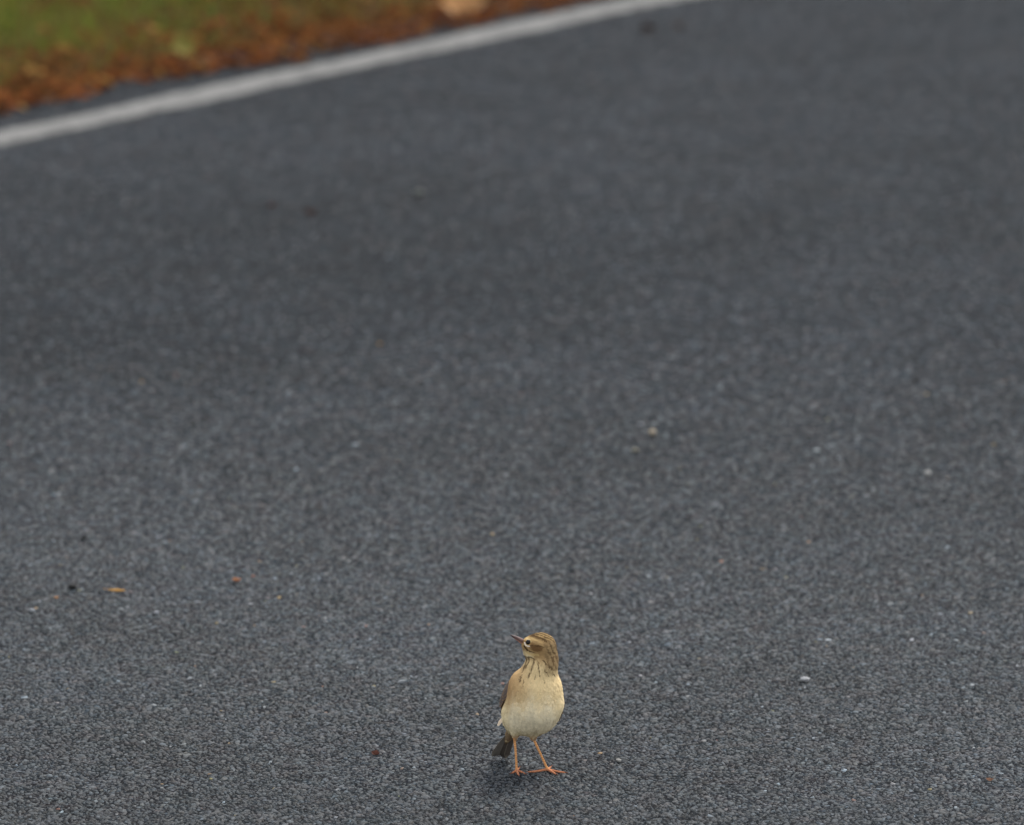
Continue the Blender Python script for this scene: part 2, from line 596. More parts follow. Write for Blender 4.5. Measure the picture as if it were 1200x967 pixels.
leaf((-0.346, 7.274, 0.0012), 0.012, 0.0042, lin(190, 128, 86), "bright orange leaf scrap on the asphalt right of the straw yellow blade", rot=(0.25, 0, 0.2), curl=0.5, fold=0.6, group="scraps of leaf on the asphalt", name="leaf_scrap", stem=False)
leaf((-0.326, 7.296, 0.0012), 0.006, 0.002, lin(180, 110, 80), "tiny orange fleck just behind the bright orange leaf scrap", rot=(0.25, 0, 0.9), curl=0.5, fold=0.4, group="scraps of leaf on the asphalt", name="leaf_scrap", stem=False)
leaf((-0.566, 7.188, 0.0012), 0.0065, 0.0024, lin(205, 150, 96), "tiny pale orange fleck below the black clod at lower left", rot=(0.2, 0, 0.7), curl=0.5, fold=0.4, group="scraps of leaf on the asphalt", name="leaf_scrap", stem=False)
leaf((-0.153, 6.478, 0.0012), 0.0105, 0.0045, lin(118, 72, 56), "reddish brown leaf scrap on the asphalt left of the bird's feet", rot=(0.35, 0, -0.5), curl=0.7, fold=0.8, group="scraps of leaf on the asphalt", name="leaf_scrap", stem=False)
leaf((0.53, 6.375, 0.0012), 0.009, 0.003, lin(150, 108, 82), "faint tan leaf scrap in the lower right corner of the road", rot=(0.3, 0, -0.2), curl=0.6, fold=0.5, group="scraps of leaf on the asphalt", name="leaf_scrap", stem=False)
leaf((-0.197, 8.703, 0.0012), 0.010, 0.004, lin(140, 112, 66), "yellowish brown leaf scrap in the middle distance left of the bird's head", rot=(0.3, 0, 0.3), curl=0.6, fold=0.5, group="scraps of leaf on the asphalt", name="leaf_scrap", stem=False)


def pebble(loc, size, col, label, cat="pebble", name="pebble", seed=0, group="loose chips of stone on the asphalt"):
    bm = bmesh.new()
    bmesh.ops.create_icosphere(bm, subdivisions=2, radius=1.0)
    r = random.Random(seed)
    planes = [Vector((r.gauss(0, 1), r.gauss(0, 1), r.gauss(0, 1))).normalized() for _ in range(9)]
    lim = [r.uniform(0.62, 0.9) for _ in planes]
    for v in bm.verts:
        p = v.co.copy()
        for n, l in zip(planes, lim):
            d = p.dot(n)
            if d > l: p -= n * (d - l)
        v.co = Vector((p.x * size[0], p.y * size[1], p.z * size[2])) * 0.86
    zmin = min(v.co.z for v in bm.verts)
    for v in bm.verts: v.co.z -= zmin
    me = bpy.data.meshes.new(name)
    bm.to_mesh(me); bm.free()
    me.materials.append(solid_material(name + "_stone", tuple(np.asarray(col) * 0.45), 0.75, 0.35, 700, 0.25))
    o = bpy.data.objects.new(name, me)
    COL.objects.link(o)
    o.location = loc
    o.rotation_euler = (0, 0, r.uniform(-0.5, 0.5))
    return tag(o, label, cat, group)


pebble((0.345, 6.793, 0.0008), (0.0075, 0.006, 0.004), lin(205, 206, 208), "largest pale grey chip of stone, on the road right of the bird's breast", seed=3, name="stone_chip", cat="stone chip")
pebble((0.561, 7.849, 0.0008), (0.0062, 0.0055, 0.0052), lin(205, 205, 200), "round off white pebble near the right edge of the road", seed=4)
pebble((0.195, 8.098, 0.0008), (0.0066, 0.006, 0.0062), lin(205, 190, 165), "cream pebble, brightest of a cluster of three right of the road's middle", seed=5)
pebble((0.180, 8.150, 0.0008), (0.0052, 0.005, 0.004), lin(165, 170, 176), "bluish grey pebble just behind the cream pebble", seed=6)
pebble((0.169, 7.998, 0.0008), (0.0075, 0.004, 0.0032), lin(175, 170, 150), "flat yellowish grey chip in front of the cream pebble", seed=7, name="stone_chip", cat="stone chip")
pebble((-0.157, 9.909, 0.0008), (0.011, 0.009, 0.008), lin(118, 122, 116), "blurred greenish grey pebble far up the road's left half", seed=8)
pebble((-0.591, 7.121, 0.0008), (0.0062, 0.004, 0.003), lin(190, 194, 198), "flat whitish chip at the lower left edge of the road", seed=9, name="stone_chip", cat="stone chip")
pebble((-0.437, 7.108, 0.0008), (0.0046, 0.004, 0.0034), lin(175, 180, 186), "small light grey chip below the straw yellow leaf blade", seed=10, name="stone_chip", cat="stone chip")
pebble((-0.130, 6.785, 0.0008), (0.006, 0.0036, 0.0028), lin(172, 178, 182), "small flat light chip left of the bird's head", seed=11, name="stone_chip", cat="stone chip")
pebble((0.120, 6.451, 0.0008), (0.0048, 0.003, 0.0024), lin(205, 202, 196), "small whitish chip on the asphalt right of the bird's feet", seed=12, name="stone_chip", cat="stone chip")
pebble((-0.549, 7.231, 0.0008), (0.0078, 0.006, 0.0046), lin(26, 25, 25), "black clod of dirt left of the straw yellow leaf blade", seed=13, name="clod", cat="clod", group=None)
pebble((-0.553, 7.494, 0.0008), (0.005, 0.004, 0.003), lin(30, 29, 29), "small black speck of dirt above the black clod at left", seed=14, name="clod", cat="clod", group=None)
pebble((0.584, 8.442, 0.0008), (0.005, 0.005, 0.004), lin(28, 28, 29), "small black speck of dirt at right of the road in the middle distance", seed=15, name="clod", cat="clod", group=None)


# ------------------------------------------------------------------ the bird (modelled in millimetres, one continuous body)
class Field:
    def __init__(self, lo, hi, h):
        self.lo, self.h = np.array(lo, float), h
        self.n = np.ceil((np.array(hi) - self.lo) / h).astype(int) + 1
        self.ax = [self.lo[i] + np.arange(self.n[i]) * h for i in range(3)]
        self.d = np.full(self.n, 50.0, np.float32)

    def window(self, lo, hi, m):
        sl = []
        for i in range(3):
            a = int(max(0, math.floor((lo[i] - m - self.lo[i]) / self.h)))
            b = int(min(self.n[i], math.ceil((hi[i] + m - self.lo[i]) / self.h) + 1))
            sl.append(slice(a, b))
        g = np.meshgrid(*[self.ax[i][sl[i]].astype(np.float32) for i in range(3)], indexing='ij')
        return tuple(sl), g

    def blend(self, sl, d, k):
        a = self.d[sl]
        if k <= 0:
            self.d[sl] = np.minimum(a, d); return
        h = np.clip(0.5 + 0.5 * (a - d) / k, 0, 1)
        self.d[sl] = a * (1 - h) + d * h - k * h * (1 - h)

    def ellipsoid(self, c, r, k=6.0):
        c, r = np.array(c, float), np.array(r, float)
        sl, g = self.window(c - r, c + r, 3 * k + 6)
        p = [g[i] - c[i] for i in range(3)]
        k0 = np.sqrt(sum((p[i] / r[i]) ** 2 for i in range(3)))
        k1 = np.sqrt(sum((p[i] / r[i] ** 2) ** 2 for i in range(3))) + 1e-6
        self.blend(sl, k0 * (k0 - 1) / k1, k)

    def capsule(self, a, b, ra, rb, k=1.5):
        a, b = np.array(a, float), np.array(b, float)
        r = max(ra, rb)
        sl, g = self.window(np.minimum(a, b) - r, np.maximum(a, b) + r, 3 * k + 3)
        ab = b - a
        p = [g[i] - a[i] for i in range(3)]
        t = np.clip(sum(p[i] * ab[i] for i in range(3)) / (ab @ ab), 0, 1)
        d = np.sqrt(sum((p[i] - t * ab[i]) ** 2 for i in range(3))) - (ra + (rb - ra) * t)
        self.blend(sl, d, k)

    def sample(self, P):
        q = (P - self.lo) / self.h
        i = np.clip(np.floor(q).astype(int), 0, self.n - 2)
        f = q - i
        out = 0
        for dx in (0, 1):
            for dy in (0, 1):
                for dz in (0, 1):
                    w = (f[:, 0] if dx else 1 - f[:, 0]) * (f[:, 1] if dy else 1 - f[:, 1]) * (f[:, 2] if dz else 1 - f[:, 2])
                    out = out + w * self.d[i[:, 0] + dx, i[:, 1] + dy, i[:, 2] + dz]
        return out

    def grad(self, P):
        e = 0.8
        G = np.stack([self.sample(P + e * np.eye(3)[i]) - self.sample(P - e * np.eye(3)[i]) for i in range(3)], 1)
        return G / (np.linalg.norm(G, axis=1, keepdims=True) + 1e-9)

    def nets(self):
        d = self.d
        s = d < 0
        nx, ny, nz = d.shape
        corners = [(i, j, k) for i in (0, 1) for j in (0, 1) for k in (0, 1)]
        cnt = sum(s[i:nx - 1 + i, j:ny - 1 + j, k:nz - 1 + k].astype(np.int8) for i, j, k in corners)
        act = np.argwhere((cnt > 0) & (cnt < 8))
        idx = np.full((nx - 1, ny - 1, nz - 1), -1, np.int64)
        idx[act[:, 0], act[:, 1], act[:, 2]] = np.arange(len(act))
        acc = np.zeros((len(act), 3)); num = np.zeros(len(act))
        for a in range(8):
            for b in range(a + 1, 8):
                ca, cb = np.array(corners[a]), np.array(corners[b])
                if np.abs(ca - cb).sum() != 1: continue
                ia, ib = act + ca, act + cb
                da = d[ia[:, 0], ia[:, 1], ia[:, 2]]; db = d[ib[:, 0], ib[:, 1], ib[:, 2]]
                m = (da < 0) != (db < 0)
                t = np.where(m, da / np.where(m, da - db, 1), 0)
                acc += np.where(m[:, None], ca + t[:, None] * (cb - ca), 0); num += m
        V = self.lo + (act + acc / num[:, None]) * self.h
        Q = []
        for ax in range(3):
            u, v = (ax + 1) % 3, (ax + 2) % 3
            sh = [slice(None)] * 3; sh2 = [slice(None)] * 3
            sh[ax] = slice(0, -1); sh2[ax] = slice(1, None)
            e = np.argwhere(s[tuple(sh)] != s[tuple(sh2)])
            e = e[(e[:, u] > 0) & (e[:, v] > 0) & (e[:, u] < d.shape[u] - 1) & (e[:, v] < d.shape[v] - 1)]
            eu, ev = np.eye(3, dtype=int)[u], np.eye(3, dtype=int)[v]
            q = [idx[tuple((e - o).T)] for o in (0 * eu, eu, eu + ev, ev)]
            q = np.stack(q, 1)
            ins = s[tuple(e.T)]
            Q.append(np.where(ins[:, None], q, q[:, ::-1]))
        return V, np.concatenate(Q)


FD = Field((-52, -38, -1.2), (38, 56, 172), 0.6)
E_ = FD.ellipsoid
E_((-2.8, 4, 84), (31.8, 27, 29), 0)
E_((-8, 16, 68), (32, 25, 25.5), 8)
E_((-3, 0, 104), (29, 24, 23), 8)
E_((-4, 18, 90), (27, 21, 28), 8)
E_((3.5, -4, 128), (18.5, 17, 18), 9)
E_((9, -2, 140), (13, 14, 16), 6)
E_((2.8, -6, 152.3), (17, 13.5, 14.2), 5)
E_((-8.6, -7.5, 153.6), (9.6, 8.6, 8.0), 5)
E_((-7.0, -7, 144), (8.5, 9, 8), 5)
E_((-22, 28, 57), (17, 17, 15), 8)
FD.capsule((-24, 28, 52), (-34, 42, 30), 9, 3.5, 5)
FEET_L, FEET_R = (-23.5, 12, 2.4), (11.0, 15, 2.8)
FD.capsule((-24, 11, 56), (-26.0, 10, 41), 8, 2.0, 5)
FD.capsule((-2, 9, 56), (-5.4, 8, 41), 8, 2.0, 5)
# tarsi, slightly thicker at both joints, and toes
leg_end = 43.0
for top, foot, toes in (((-26.2, 10, 42), FEET_L, [((-29.2, 4, 1.5), 0.3), ((-21.0, -4.5, 1.4), -0.2), ((-14.2, 1.5, 1.5), 0.4), ((-20.8, 24, 1.5), 0.2)]),
                        ((-5.6, 8, 42), FEET_R, [((31.0, 6, 1.5), -0.4), ((20.5, 0.0, 1.4), 0.3), ((-10.5, 8.5, 1.6), 0.5), ((15, 29, 1.5), 0.2)])):
    top, foot = np.array(top, float), np.array(foot, float)
    mid = (top + foot) / 2 + np.array([0.3, -0.8, 0])
    FD.capsule(top, mid, 1.55, 1.2, 1.0)
    FD.capsule(mid, foot, 1.2, 1.35, 0.8)
    FD.capsule(foot + (0, 0, 0.4), foot, 1.6, 1.6, 1.2)
    for tip, bow in toes:
        tip = np.array(tip, float)
        d = tip - foot; side = np.array([-d[1], d[0], 0]) * 0.08 * bow
        k1 = foot + d * 0.38 + side; k1[2] = 2.1
        k2 = foot + d * 0.70 + side; k2[2] = 1.7
        FD.capsule(foot, k1, 1.5, 1.3, 0.9)
        FD.capsule(k1, k2, 1.3, 1.15, 0.5)
        FD.capsule(k2, tip, 1.15, 0.8, 0.5)

BV, BQ = FD.nets()
BN = FD.grad(BV)


def poly_dist(x, z, pts):
    """distance in the x-z plane to a polyline, and 0..1 along it"""
    best = np.full(x.shape, 1e9); tt = np.zeros(x.shape)
    m = len(pts) - 1
    for i in range(m):
        a, b = np.array(pts[i], float), np.array(pts[i + 1], float)
        ab = b - a
        t = np.clip(((x - a[0]) * ab[0] + (z - a[1]) * ab[1]) / (ab @ ab), 0, 1)
        d = np.hypot(x - a[0] - t * ab[0], z - a[1] - t * ab[1])
        up = d < best
        best = np.where(up, d, best); tt = np.where(up, (i + t) / m, tt)
    return best, tt


def sm(a, b, x):
    t = np.clip((x - a) / (b - a), 0, 1)
    return t * t * (3 - 2 * t)


DARK = lin(72, 54, 36)
STREAKS = [([(-15.3, 142), (-12.4, 137), (-13.8, 131), (-16.9, 123)], 0.8), ([(-9.7, 142), (-10.3, 135.5), (-13.8, 128)], 0.9),
           ([(-4.0, 139), (-6.4, 130), (-7.8, 124)], 0.9), ([(0.4, 134.5), (1.6, 127), (2.4, 121)], 0.8),
           ([(8.0, 127.5), (12.5, 119.8)], 0.9), ([(-9, 122.6), (-10.3, 118.2)], 1.2), ([(4.7, 139), (13, 131), (19, 126)], 0.7),
           ([(-17.2, 141.3), (-8, 141.2), (-2, 138.6), (1.8, 135)], 0.8), ([(-17, 120), (-20, 114)], 1.0), ([(-3, 121), (-3.6, 117)], 0.8),
           ([(16, 124), (20, 117)], 0.8), ([(-21, 127), (-24, 121)], 0.9), ([(6, 120), (7.5, 115.5)], 0.7), ([(-14.5, 116.5), (-16, 111)], 0.8)]


def hash3(P, f, seed):
    return np.sin(P[:, 0] * f * 1.3 + seed) * np.sin(P[:, 1] * f * 1.1 + seed * 1.7) * np.sin(P[:, 2] * f + seed * 0.6)


def plumage(P):
    x, y, z = P[:, 0], P[:, 1], P[:, 2]
    wob_ = hash3(P, 0.45, 1.0) * 1.5 + hash3(P, 1.1, 2.0) * 0.6
    def put(c, col, w):
        return c * (1 - w[:, None]) + np.asarray(col)[None] * w[:, None]
    c = np.repeat(lin(231, 217, 184)[None], len(P), 0)                       # cream belly
    c = put(c, lin(176, 160, 122), sm(64, 44, z + wob_ * 3) * 0.8)            # duller vent, darkened further with the underside's shade put into the colour
    c = put(c, lin(226, 200, 151), sm(68, 114, z + wob_ * 4.0 + np.abs(x + 6) * 0.25 + 4 * np.sin(x * 0.33 + 1)))   # buff breast
    c = put(c, lin(176, 142, 98), sm(78, 108, z + wob_ * 4) * sm(0, -26, x + wob_) * 0.85)  # darker tan on its right half, side shading painted into the breast
    c = put(c, lin(150, 116, 78), sm(-24, -34, x + wob_) * sm(74, 92, z) * 0.8)       # browner on its right side, that side's shading put into the colour
    flank = sm(20, 33, np.abs(x + 6)) * sm(112, 70, z) * sm(40, 60, z)
    c = put(c, lin(200, 178, 128), flank * 0.5)
    # thighs
    th = sm(50, 42, z) * sm(10, 4, np.minimum(np.hypot(x + 26, y - 10), np.hypot(x + 5, y - 8)))
    c = put(c, lin(140, 100, 70), th * 0.7)
    # back and rump
    back = sm(16, 26, y + 0.12 * (z - 90)) * sm(36, 50, z + (y - 10) * 0.5)
    c = put(c, lin(138, 112, 76), back)
    bs = 0.5 + 0.5 * np.sin(x * 0.95 + wob_ * 0.8)
    c = put(c, DARK, back * sm(0.6, 0.9, bs) * 0.8)
    # neck and head
    head = sm(128, 142, z + wob_ + 0.35 * (x - 4))
    c = put(c, lin(164, 134, 92), head)
    nape = sm(3, 15, x + wob_) * sm(118, 130, z)
    c = put(c, lin(152, 128, 92), nape * 0.95)
    ns = 0.5 + 0.5 * np.sin(x * 1.25 + z * 0.55 + wob_ * 1.2)
    c = put(c, lin(100, 78, 54), nape * sm(0.42, 0.85, ns) * 0.85 * sm(122, 136, z) * sm(172, 160, z + 0 * x))
    crown = sm(161.2, 163.2, z + 0.16 * x + wob_ * 0.25)
    c = put(c, lin(158, 132, 90), crown)
    cs = 0.5 + 0.5 * np.sin((z - 0.42 * -x) * 2.0 + y * 0.9 + wob_ * 0.7)
    c = put(c, lin(74, 56, 38), crown * sm(0.4, 0.8, cs) * 0.85)
    d, t = poly_dist(x, z, [(-13, 163.6), (-6, 164.6), (2, 163.0), (9, 159.5)])
    c = put(c, lin(84, 62, 38), sm(1.5, 0.6, d) * 0.85 * (z > 150))
    # throat
    thr = sm(150, 145, z + 0.2 * (x + 12)) * sm(-4, -9, x + wob_ * 0.5) * sm(138.5, 141.5, z)
    c = put(c, lin(212, 192, 150), thr)
    # supercilium, lore, eye surround
    d, t = poly_dist(x, z, [(-17, 158.6), (-12, 161.8), (-5, 161.6), (4, 158.4)])
    c = put(c, lin(196, 166, 114), sm(1.5, 0.7, d) * (z > 150) * (1 - 0.45 * t))
    d, t = poly_dist(x, z, [(-18, 157), (-13.0, 158.3), (-10.6, 158), (-6, 157.4)])
    c = put(c, lin(132, 102, 66), sm(1.7, 0.8, d) * (z > 150))
    # ear coverts
    q = np.hypot((x + 2.6) / 7.5, (z - 152.2 + 0.12 * x) / 4.6)
    c = put(c, lin(112, 84, 54), sm(1.15, 0.65, q))
    d, t = poly_dist(x, z, [(-8, 155.2), (0, 155.4), (5, 154)])
    c = put(c, lin(84, 62, 38), sm(1.0, 0.5, d) * (z > 148) * 0.8)
    # moustache
    d, t = poly_dist(x, z, [(-15.2, 153.5), (-12.6, 150.2), (-9.5, 148.4), (-4.5, 147.2)])
    c = put(c, lin(44, 32, 22), sm(1.25, 0.55, d + 0.3 * t) * (1 - 0.35 * t))
    d, t = poly_dist(x, z, [(-12.5, 146.5), (-6, 144.4), (-1, 144.6)])
    c = put(c, lin(200, 172, 116), sm(1.5, 0.7, d) * 0.7)
    # pale crescent under the eye
    d, t = poly_dist(x, z, [(-14.8, 157.2), (-13.9, 155.0), (-11.6, 153.9), (-9.6, 154.1)])
    c = put(c, lin(240, 230, 214), sm(0.85, 0.35, d) * (z > 150) * 0.85)
    d, t = poly_dist(x, z, [(-12.5, 161), (-9.5, 161), (-7.6, 158.6)])
    c = put(c, lin(222, 198, 150), sm(0.6, 0.3, d) * (z > 150) * 0.4)
    # breast and neck streaks
    front = sm(4, -4, y)
    for pts, w in STREAKS:
        d, t = poly_dist(x + wob_ * 0.2, z, pts)
        c = put(c, DARK, sm(w * 1.45, w * 0.4, d + 0.3 * t) * front * 0.78)
    c = c * (1 + 0.03 * hash3(P, 2.3, 4.0) + 0.05 * hash3(P, 0.35, 9.0))[:, None]
    seam = sm(2.2, 0.4, np.abs(x + 4 + 0.04 * (z - 70) + wob_ * 0.4)) * sm(98, 84, z) * sm(46, 56, z) * front
    c = c * (1 - 0.10 * seam)[:, None]
    return np.clip(c, 0.01, 0.95)


LEGC = lin(222, 160, 104)


def is_leg(P):
    z = P[:, 2]
    return z < 42.0 - 0.0 * z


d_leg = np.full(len(BV), 99.0)
for a, b in (((-26.2, 10, 42.5), FEET_L), ((-5.6, 8, 42.5), FEET_R)):
    a, b = np.array(a, float), np.array(b, float)
    ab = b - a
    t = np.clip((BV - a) @ ab / (ab @ ab), 0, 1)
    d_leg = np.minimum(d_leg, np.linalg.norm(BV - a - t[:, None] * ab, axis=1))
legw = np.where(BV[:, 2] < 8, 1.0, sm(3.4, 2.4, d_leg) * sm(42.8, 40.0, BV[:, 2]))
BC = plumage(BV)
lc = LEGC[None] * (0.86 + 0.14 * np.sign(np.sin(BV[:, 2] * 2.4)))[:, None]
lc = np.where((BV[:, 2] < 4)[:, None], lin(180, 120, 88)[None] * (0.9 + 0.1 * np.sin(BV[:, 0] * 3)[:, None]), lc)
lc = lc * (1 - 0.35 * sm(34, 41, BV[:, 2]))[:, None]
BC = BC * (1 - legw[:, None]) + lc * legw[:, None]

MM = 0.001
bird = bpy.data.objects.new("pipit", None)
bird.empty_display_size = 0.05
bird.location = (0.0286, 6.3985, 0.0004)
bird.scale = (0.993, 0.993, 0.993)
COL.objects.link(bird)
tag(bird, "small buff brown songbird standing on the asphalt with its head turned left", "bird")

M_PLUM = tint_material("plumage", 0.9, 0.1, 900, 0.06, 0.0, 0.2)
M_DARKF = tint_material("flight_feather", 0.7, 0.25, 500, 0.15)


def tube(pts, radii, k=8):
    """closed tapered tube in mm"""
    pts = np.array(pts, float)
    V, F = [], []
    for i, p in enumerate(pts):
        d = pts[min(i + 1, len(pts) - 1)] - pts[max(i - 1, 0)]
        d = d / np.linalg.norm(d)
        u = np.cross(d, (0.3, 1, 0.2)); u /= np.linalg.norm(u)
        w = np.cross(d, u)
        for a in range(k):
            th = 2 * math.pi * a / k
            V.append(p + (u * math.cos(th) + w * math.sin(th)) * radii[i])
    for i in range(len(pts) - 1):
        for a in range(k):
            b = (a + 1) % k
            F.append((i * k + a, i * k + b, (i + 1) * k + b, (i + 1) * k + a))
    F.append(tuple(range(k))[::-1]); F.append(tuple((len(pts) - 1) * k + a for a in range(k)))
    return V, F


# body mesh with claws on the toes
bv, bq, bc = [BV], [tuple(q) for q in BQ], [BC]
off = len(BV)
for foot, tips in ((FEET_L, [(-29.2, 4), (-21, -4.5), (-14.2, 1.5), (-20.8, 24)]), (FEET_R, [(31, 6), (20.5, 0), (-10.5, 8.5), (15, 29)])):
    for i, tp in enumerate(tips):
        d = np.array([tp[0] - foot[0], tp[1] - foot[1]]); d /= np.linalg.norm(d)
        L = 9.0 if i == 3 else 4.5
        p = [(tp[0] + d[0] * L * u - d[0] * 0.5, tp[1] + d[1] * L * u - d[1] * 0.5, 1.5 + 0.7 * math.sin(u * 3.1) - 0.5 * u) for u in (0, 0.35, 0.7, 1)]
        v, f = tube(p, (0.68, 0.55, 0.36, 0.1), 6)
        bv.append(np.array(v)); bq += [tuple(q + off for q in ff) for ff in f]; off += len(v)
        bc.append(np.repeat(lin(112, 74, 60)[None], len(v), 0))
body = mesh_obj("body", np.concatenate(bv) * MM, bq, M_PLUM, bird, np.concatenate(bc), smooth=True)


# contour feathers over the torso and the head
def contour_feathers():
    tri = BV[BQ[:, :3]]
    ar = np.linalg.norm(np.cross(tri[:, 1] - tri[:, 0], tri[:, 2] - tri[:, 0]), axis=1)
    cen = BV[BQ].mean(1)
    w = ar * (cen[:, 2] > 43) * np.where(cen[:, 2] > 112, 3.0, 1.0)
    pick = rng.choice(len(BQ), 12000, p=w / w.sum())
    P = cen[pick] + rng.normal(0, 0.25, (12000, 3))
    P = P[(np.hypot(P[:, 0] + 11, P[:, 2] - 157.6) > 4.6) & (np.hypot(P[:, 0] + 17.5, P[:, 2] - 156.5) > 3.2)]
    near = np.full(len(P), 99.0)
    for pts, w in STREAKS:
        near = np.minimum(near, poly_dist(P[:, 0], P[:, 2], pts)[0])
    P = P[(near > 1.7) | (P[:, 1] > 2) | (rng.random(len(P)) < 0.25)]
    N = FD.grad(P)
    n = len(P)
    up = sm(104, 120, P[:, 2])
    # lie of the plumage: back and down; on the head from the bill backwards
    hd = sm(132, 146, P[:, 2])[:, None]
    flow = (1 - hd) * np.array([[-0.12, 0.45, -1.0]]) + hd * np.array([[1.0, 0.0, -0.35]]) + rng.normal(0, 0.13, (n, 3))
    flow = flow - (flow * N).sum(1, keepdims=True) * N
    flow /= np.linalg.norm(flow, axis=1, keepdims=True) + 1e-6
    side = np.cross(N, flow)
    h0 = hd[:, 0]
    L = (7.5 - 4.4 * np.maximum(up * 0.8, h0)) * rng.uniform(0.8, 1.25, n)
    Wd = (1.9 - 1.3 * np.maximum(up * 0.85, h0)) * rng.uniform(0.8, 1.2, n)
    lift = (0.8 - 0.4 * np.maximum(up * 0.8, h0)) * np.clip(rng.lognormal(-0.3, 0.28, n), 0.3, 1.7)
    V = np.zeros((n, 6, 3))
    spec = ((0, 0, -0.35), (0.4, 1, 0.25), (0.4, -1, 0.25), (0.8, 0.75, 0.75), (0.8, -0.75, 0.75), (1.0, 0, 1.0))
    for k, (u, ww, l) in enumerate(spec):
        V[:, k] = P + flow * (L * u)[:, None] + side * (Wd * ww)[:, None] + N * (lift * l)[:, None]
        if ww == 0: pass
    # keep the far ends hugging the body's curvature
    for k in (3, 4, 5):
        dd = FD.sample(V[:, k])
        tgt = lift * spec[k][2]
        V[:, k] -= N * (dd - tgt)[:, None] * 0.85
    base = np.arange(n)[:, None] * 6
    F = np.concatenate([base + np.array([[0, 2, 1]]), base + np.array([[1, 2, 4]]), base + np.array([[1, 4, 3]]), base + np.array([[3, 4, 5]])])
    C0 = plumage(P + flow * (L * 0.3)[:, None]) * rng.normal(1.0, 0.045, (n, 1)).clip(0.85, 1.12)
    C = np.repeat(C0, 6, axis=0)
    o = mesh_obj("contour_feathers", V.reshape(-1, 3) * MM, F, M_PLUM, bird, np.clip(C, 0.01, 0.95))
    tag(o, kind="stuff")


contour_feathers()


# bill
def part_tube(name, pts, radii, cols, mat, parent, k=10, squash=None):
    v, f = tube(pts, radii, k)
    cc = np.repeat(np.array(cols), k, axis=0)
    return mesh_obj(name, np.array(v) * MM, f, mat, parent, cc, smooth=True)


M_BILL = tint_material("horn_bill", 0.45, 0.4, 600, 0.12)
UP = [(-15.0, -7.5, 156.2), (-19.5, -8.4, 159.2), (-24.5, -9.1, 162.4), (-28.6, -9.6, 164.4), (-31.0, -9.9, 165.2)]
part_tube("upper_mandible", UP, (2.8, 2.35, 1.7, 1.05, 0.4),
          [lin(116, 88, 74), lin(104, 78, 70), lin(88, 68, 64), lin(72, 60, 59), lin(58, 53, 54)], M_BILL, bird)
LO = [(-15.0, -7.5, 154.4), (-19.2, -8.4, 157.0), (-24.0, -9.1, 160.6), (-27.6, -9.6, 162.8), (-29.8, -9.9, 164.2)]
part_tube("lower_mandible", LO, (2.0, 1.65, 1.2, 0.75, 0.25),
          [lin(170, 128, 108), lin(158, 114, 98), lin(132, 96, 86), lin(96, 76, 72), lin(68, 60, 60)], M_BILL, bird)

# eyes: find the face's surface on both sides
M_EYE = solid_material("eye_gloss", (0.006, 0.005, 0.004), 0.12, 0.25, 800, 0.1, 0)
for sgn in (-1, 1):
    ys = np.linspace(-6.5, -6.5 + sgn * 18, 400)
    dd = FD.sample(np.stack([np.full(400, -10.6), ys, np.full(400, 158.0)], 1))
    ye = ys[np.argmax(dd > 0)] - sgn * 1.2
    bm = bmesh.new()
    bmesh.ops.create_uvsphere(bm, u_segments=20, v_segments=12, radius=3.0 * MM)
    me = bpy.data.meshes.new("eye"); bm.to_mesh(me); bm.free()
    me.polygons.foreach_set("use_smooth", np.ones(len(me.polygons), dtype=bool))
    me.materials.append(M_EYE)
    e = bpy.data.objects.new("eye", me)
    e.location = (-10.6 * MM, ye * MM, 158.0 * MM)
    e.parent = bird
    COL.objects.link(e)


def feather(base, tip, width, normal, col, edge, bend=0.0, k=7, rounded=0.75):
    """a flat vane with a paler margin; closed thin solid. Returns verts, faces, colours"""
    base, tip, normal = np.array(base, float), np.array(tip, float), np.array(normal, float)
    ax = tip - base; L = np.linalg.norm(ax); ax /= L
    side = np.cross(normal, ax); side /= np.linalg.norm(side)
    nn = np.cross(ax, side)
    V, C, F = [], [], []
    cross = (-1, -0.72, 0, 0.72, 1)
    for lay in (0, 1):
        for i in range(k):
            u = i / (k - 1)
            wd = width * (0.45 + 0.55 * min(1, u / 0.35)) * (math.sqrt(max(0.0, 1 - max(0, (u - rounded) / (1.001 - rounded)) ** 2)) * 0.95 + 0.05)
            for j in cross:
                p = base + ax * L * u + side * wd * j + nn * (bend * u * u * L - (0.25 if lay else 0) - 0.35 * j * j)
                V.append(p)
                m = 1.0 if abs(j) == 1 or i == k - 1 else 0.0
                C.append(col * (1 - m) + edge * m)
    m5 = k * 5
    for lay in (0, 1):
        for i in range(k - 1):
            for j in range(4):
                a = lay * m5 + i * 5 + j
                q = (a, a + 1, a + 6, a + 5)
                F.append(q if not lay else q[::-1])
    ring = [i * 5 for i in range(k)] + [(k - 1) * 5 + j for j in range(1, 5)] + [i * 5 + 4 for i in range(k - 2, -1, -1)] + [3, 2, 1]
    for a, b in zip(ring, ring[1:] + ring[:1]):
        F.append((a, b, m5 + b, m5 + a))
    return V, F, C


# wings: coverts on the wing itself, long flight feathers under it
BROWN, BUFF, GREY = lin(56, 42, 33), lin(112, 86, 60), lin(56, 46, 40)


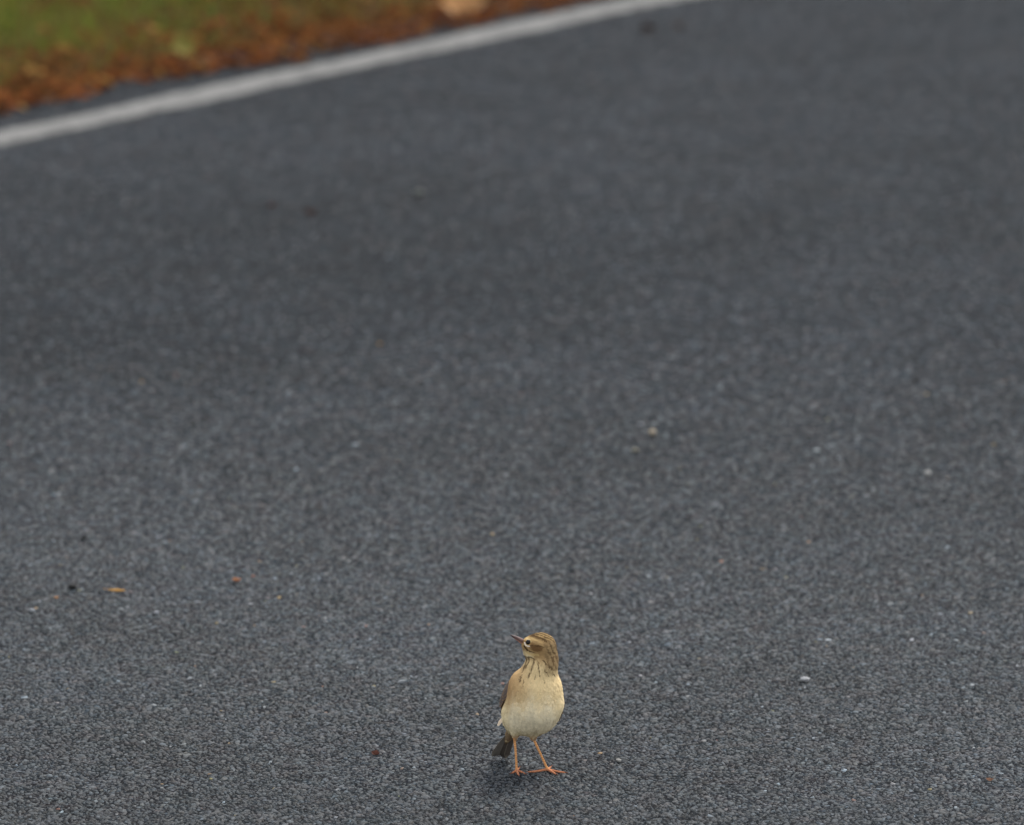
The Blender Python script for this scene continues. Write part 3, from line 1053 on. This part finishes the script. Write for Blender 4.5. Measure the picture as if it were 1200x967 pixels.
def wing(mir):
    def X(p):
        p = np.array(p, float)
        if mir: p[0] = -12.5 - p[0]
        return p
    nrm = np.array([-1, -0.05, 0.1]) if not mir else np.array([1, -0.05, 0.1])
    V, F, C, off = [], [], [], 0
    S, T = np.array([-26.5, 13.0, 101.0]), np.array([-35.5, 41.0, 54.0])
    ax = T - S
    dors = np.array([0.12, 0.83, 0.56])
    def wp(u, w, lift):
        p = S + ax * u + dors * w * 1.0
        p[0] -= 12.0 * math.sin(min(1, u * 1.12) * math.pi) * 0.9 + lift - 0.012 * w * w
        return p
    for row, (u0, n, L, wd, lift) in enumerate(((0.62, 5, 20, 4.2, 0.1), (0.40, 6, 19, 4.0, 0.5), (0.22, 6, 17, 3.8, 0.9), (0.04, 6, 17, 3.6, 1.2))):
        for i in range(n):
            w = -6 + 24 * i / (n - 1)
            b = wp(u0, w, lift); t = wp(u0 + L / 66.0, w - 1.5, lift + 0.5)
            v, f, c = feather(X(b), X(t), wd, nrm, BROWN * random.uniform(0.85, 1.15), BUFF, 0.0, 6)
            V += v; C += c; F += [tuple(q + off for q in ff) for ff in f]; off += len(v)
    o = mesh_obj("wing", np.array(V) * MM, F, M_DARKF, bird, np.array(C))
    for i in range(7):                                    # primaries and tertials
        w = -4 + 3.0 * i
        b = wp(0.55, w, -0.6 - 0.15 * i); t = wp(1.06 - 0.035 * i, w * 0.55 + 2, -0.4 + (1.2 if i == 0 else 0))
        v, f, c = feather(X(b), X(t), 3.2, nrm, GREY * random.uniform(0.85, 1.1), lin(205, 186, 150), 0.0, 7)
        mesh_obj("flight_feather", np.array(v) * MM, f, M_DARKF, o, np.array(c))
    if mir: return
    # longest tertial, its pale tip shows past the flank
    v, f, c = feather(X((-36.0, 29, 62)), X((-45.5, 41, 47.0)), 3.6, nrm, lin(200, 178, 150), lin(232, 214, 190), 0.0, 7)
    mesh_obj("flight_feather", np.array(v) * MM, f, M_DARKF, o, np.array(c))


wing(False)
wing(True)


# tail
def tail():
    v, f = tube([(-25, 27, 52), (-29, 34, 42), (-33, 41, 32), (-36, 46, 24)], (7.5, 6.5, 4.5, 1.2), 10)
    o = mesh_obj("tail", np.array(v) * MM, f, M_PLUM, bird, np.repeat(lin(118, 100, 78)[None], len(v), 0), smooth=True)
    ts = np.linspace(-1, 1, 10)
    for i, t in enumerate(ts):
        tip = np.array([-43.6 + 7.8 * t, 60.0 - 0.8 * abs(t), 4.6 - 1.6 * t - (2.4 * abs(t) - 1.2)])
        base = np.array([-29.5 + 2.4 * t, 33.0, 40.0])
        base[1] += 0.5 * abs(t); tip[1] += (0.9 if t > 0 else 0.0) + 0.5 * abs(t)
        col = (lin(100, 95, 88) if t < 0 else lin(80, 73, 66)) * random.uniform(0.9, 1.08)
        edge = lin(120, 112, 100) if abs(t) > 0.95 else col * 0.72
        v, f, c = feather(base, tip, 3.4, (0.15, -0.78, -0.55), col, edge, 0.0, 7, 0.86)
        mesh_obj("tail_feather", np.array(v) * MM, f, M_DARKF, o, np.array(c))


tail()
